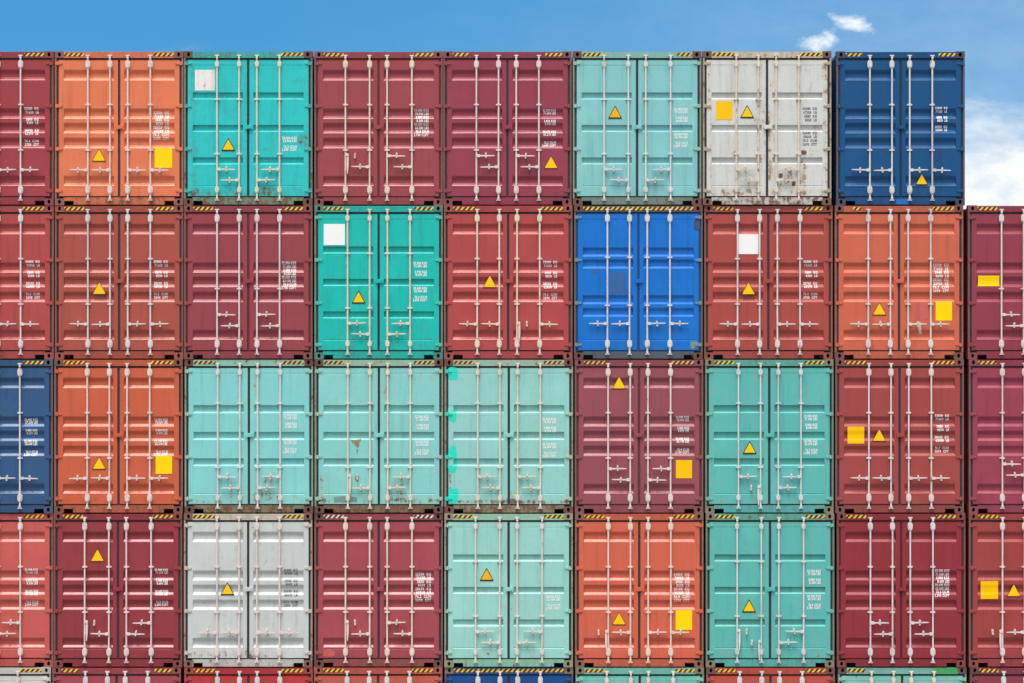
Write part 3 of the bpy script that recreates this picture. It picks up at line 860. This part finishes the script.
# ------------------------------------------------------------------ sky, clouds and sun
SUN_EL, SUN_AZ = R(68), R(195)            # azimuth clockwise from +Y: behind the camera, a little to the left
w = bpy.data.worlds.new('World')
sc.world = w
w.use_nodes = True
N, L = w.node_tree.nodes, w.node_tree.links
bg = N['Background']
bg.inputs['Strength'].default_value = 0.11
tc = N.new('ShaderNodeTexCoord')
def math_(op, a, b=None, c=None, clamp=False):
    x = N.new('ShaderNodeMath'); x.operation = op; x.use_clamp = clamp
    for k, v in enumerate((a, b, c)):
        if v is None: continue
        if isinstance(v, (int, float)): x.inputs[k].default_value = v
        else: L.new(v, x.inputs[k])
    return x.outputs[0]
def smooth(v, a, b, c=0.0, d=1.0):
    x = N.new('ShaderNodeMapRange'); x.interpolation_type = 'SMOOTHSTEP'
    for k, q in zip(('From Min', 'From Max', 'To Min', 'To Max'), (a, b, c, d)): x.inputs[k].default_value = q
    L.new(v, x.inputs['Value']); return x.outputs['Result']
def wnoise(scale, detail, sz=1.0, off=0.0, rough=0.55):
    mp = N.new('ShaderNodeMapping'); mp.inputs['Scale'].default_value = (1, 1, sz); mp.inputs['Location'].default_value = (off, off * .7, off * 1.3)
    L.new(tc.outputs['Generated'], mp.inputs['Vector'])
    n = N.new('ShaderNodeTexNoise'); n.inputs['Scale'].default_value = scale; n.inputs['Detail'].default_value = detail; n.inputs['Roughness'].default_value = rough
    L.new(mp.outputs['Vector'], n.inputs['Vector']); return n.outputs['Fac']
sep = N.new('ShaderNodeSeparateXYZ'); L.new(tc.outputs['Generated'], sep.inputs[0])
X, Y, Z = sep.outputs
# the blue of the higher sky reaches low down: sample the sky a little higher than the view ray
ad = N.new('ShaderNodeVectorMath'); ad.operation = 'ADD'; ad.inputs[1].default_value = (0, 0, 0.30)
L.new(tc.outputs['Generated'], ad.inputs[0])
nm = N.new('ShaderNodeVectorMath'); nm.operation = 'NORMALIZE'; L.new(ad.outputs[0], nm.inputs[0])
sky = N.new('ShaderNodeTexSky')
sky.sky_type = 'NISHITA'
sky.sun_disc = False
sky.sun_elevation = SUN_EL
sky.sun_rotation = SUN_AZ
sky.air_density, sky.dust_density, sky.ozone_density = 1.0, 0.6, 1.5
L.new(nm.outputs[0], sky.inputs['Vector'])
# clouds: a bank low over the horizon, two scraps above it, a bright bank behind the camera
n1 = wnoise(7, 7, 2.4, 3.1, 0.58)
n2 = wnoise(46, 7, 1.8, 2.3, 0.62)
zz = math_('ADD', Z, math_('MULTIPLY', math_('SUBTRACT', n1, 0.5), 0.13))
bank = smooth(math_('SUBTRACT', 0.0, zz), -0.112, -0.078)
def scrap(x0, z0, a, b, tilt):
    dx = math_('SUBTRACT', X, x0); dz = math_('SUBTRACT', math_('SUBTRACT', Z, z0), math_('MULTIPLY', dx, tilt))
    d = math_('SQRT', math_('ADD', math_('POWER', math_('DIVIDE', dx, a), 2), math_('POWER', math_('DIVIDE', dz, b), 2)))
    v = math_('ADD', math_('SUBTRACT', 1.0, d), math_('MULTIPLY', math_('SUBTRACT', n2, 0.5), 3.6))
    front = smooth(Y, 0.2, 0.5)
    return math_('MULTIPLY', smooth(v, 0.05, 1.25), front)
def pxdir(px, py):
    v = Vector(((px - 512) / PX, CAM_D, (341.5 - py) / PX)).normalized()
    return v.x, v.z
ax, az = pxdir(809, 42); s1 = scrap(ax, az, 0.0195, 0.0064, 0.15)
ax, az = pxdir(843, 21); s2 = scrap(ax, az, 0.0185, 0.0050, -0.28)
front = smooth(math_('ADD', math_('SUBTRACT', 0.0, Y), math_('MULTIPLY', n1, 0.8)), 0.05, 0.75, 0.0, 0.95)
veil = smooth(math_('ADD', X, math_('MULTIPLY', n1, 0.3)), 0.0, 0.6, 0.0, 0.30)
cl = math_('MAXIMUM', math_('MAXIMUM', math_('MAXIMUM', bank, veil), front), math_('MAXIMUM', s1, s2))
mx = N.new('ShaderNodeMix'); mx.data_type = 'RGBA'
hs = N.new('ShaderNodeHueSaturation')
hs.inputs['Saturation'].default_value = 1.40
hs.inputs['Hue'].default_value = 0.485
hs.inputs['Value'].default_value = 0.87
L.new(sky.outputs['Color'], hs.inputs['Color'])
cc = N.new('ShaderNodeMix'); cc.data_type = 'RGBA'
L.new(smooth(n2, 0.35, 0.65), cc.inputs['Factor'])
cc.inputs['A'].default_value = (3.6, 3.95, 4.3, 1)
cc.inputs['B'].default_value = (4.75, 4.85, 4.95, 1)
fr = N.new('ShaderNodeMix'); fr.data_type = 'RGBA'
L.new(front, fr.inputs['Factor']); L.new(cc.outputs['Result'], fr.inputs['A'])
fb = N.new('ShaderNodeMix'); fb.data_type = 'RGBA'
L.new(smooth(Z, 0.05, 0.75), fb.inputs['Factor'])
fb.inputs['A'].default_value = (1.8, 1.85, 1.9, 1)
fb.inputs['B'].default_value = (8.6, 8.5, 8.3, 1)
L.new(fb.outputs['Result'], fr.inputs['B'])
L.new(cl, mx.inputs['Factor']); L.new(hs.outputs['Color'], mx.inputs['A'])
L.new(fr.outputs['Result'], mx.inputs['B'])
L.new(mx.outputs['Result'], bg.inputs['Color'])

sun = bpy.data.lights.new('sun', 'SUN')
sun.energy = 1.5
sun.angle = R(22)
sun.color = (1.0, 0.97, 0.93)
so = bpy.data.objects.new('sun', sun)
COL.objects.link(so)
d = Vector((math.sin(SUN_AZ) * math.cos(SUN_EL), math.cos(SUN_AZ) * math.cos(SUN_EL), math.sin(SUN_EL)))
so.rotation_euler = (-d).to_track_quat('-Z', 'Y').to_euler()
so.location = (0, -20, 40)

# ------------------------------------------------------------------ camera
cam = bpy.data.cameras.new('camera')
co = bpy.data.objects.new('camera', cam)
COL.objects.link(co)
co.location = (0, -CAM_D, CAM_Z)
co.rotation_euler = (R(90), 0, 0)
cam.sensor_width = 36
cam.lens = 36 * CAM_D / (1024 / PX)
cam.clip_end = 8000
sc.camera = co

sc.view_settings.view_transform = 'Standard'
sc.view_settings.look = 'None'
sc.view_settings.exposure = 0.97
sc.view_settings.gamma = 1.0
sc.view_settings.use_curve_mapping = False
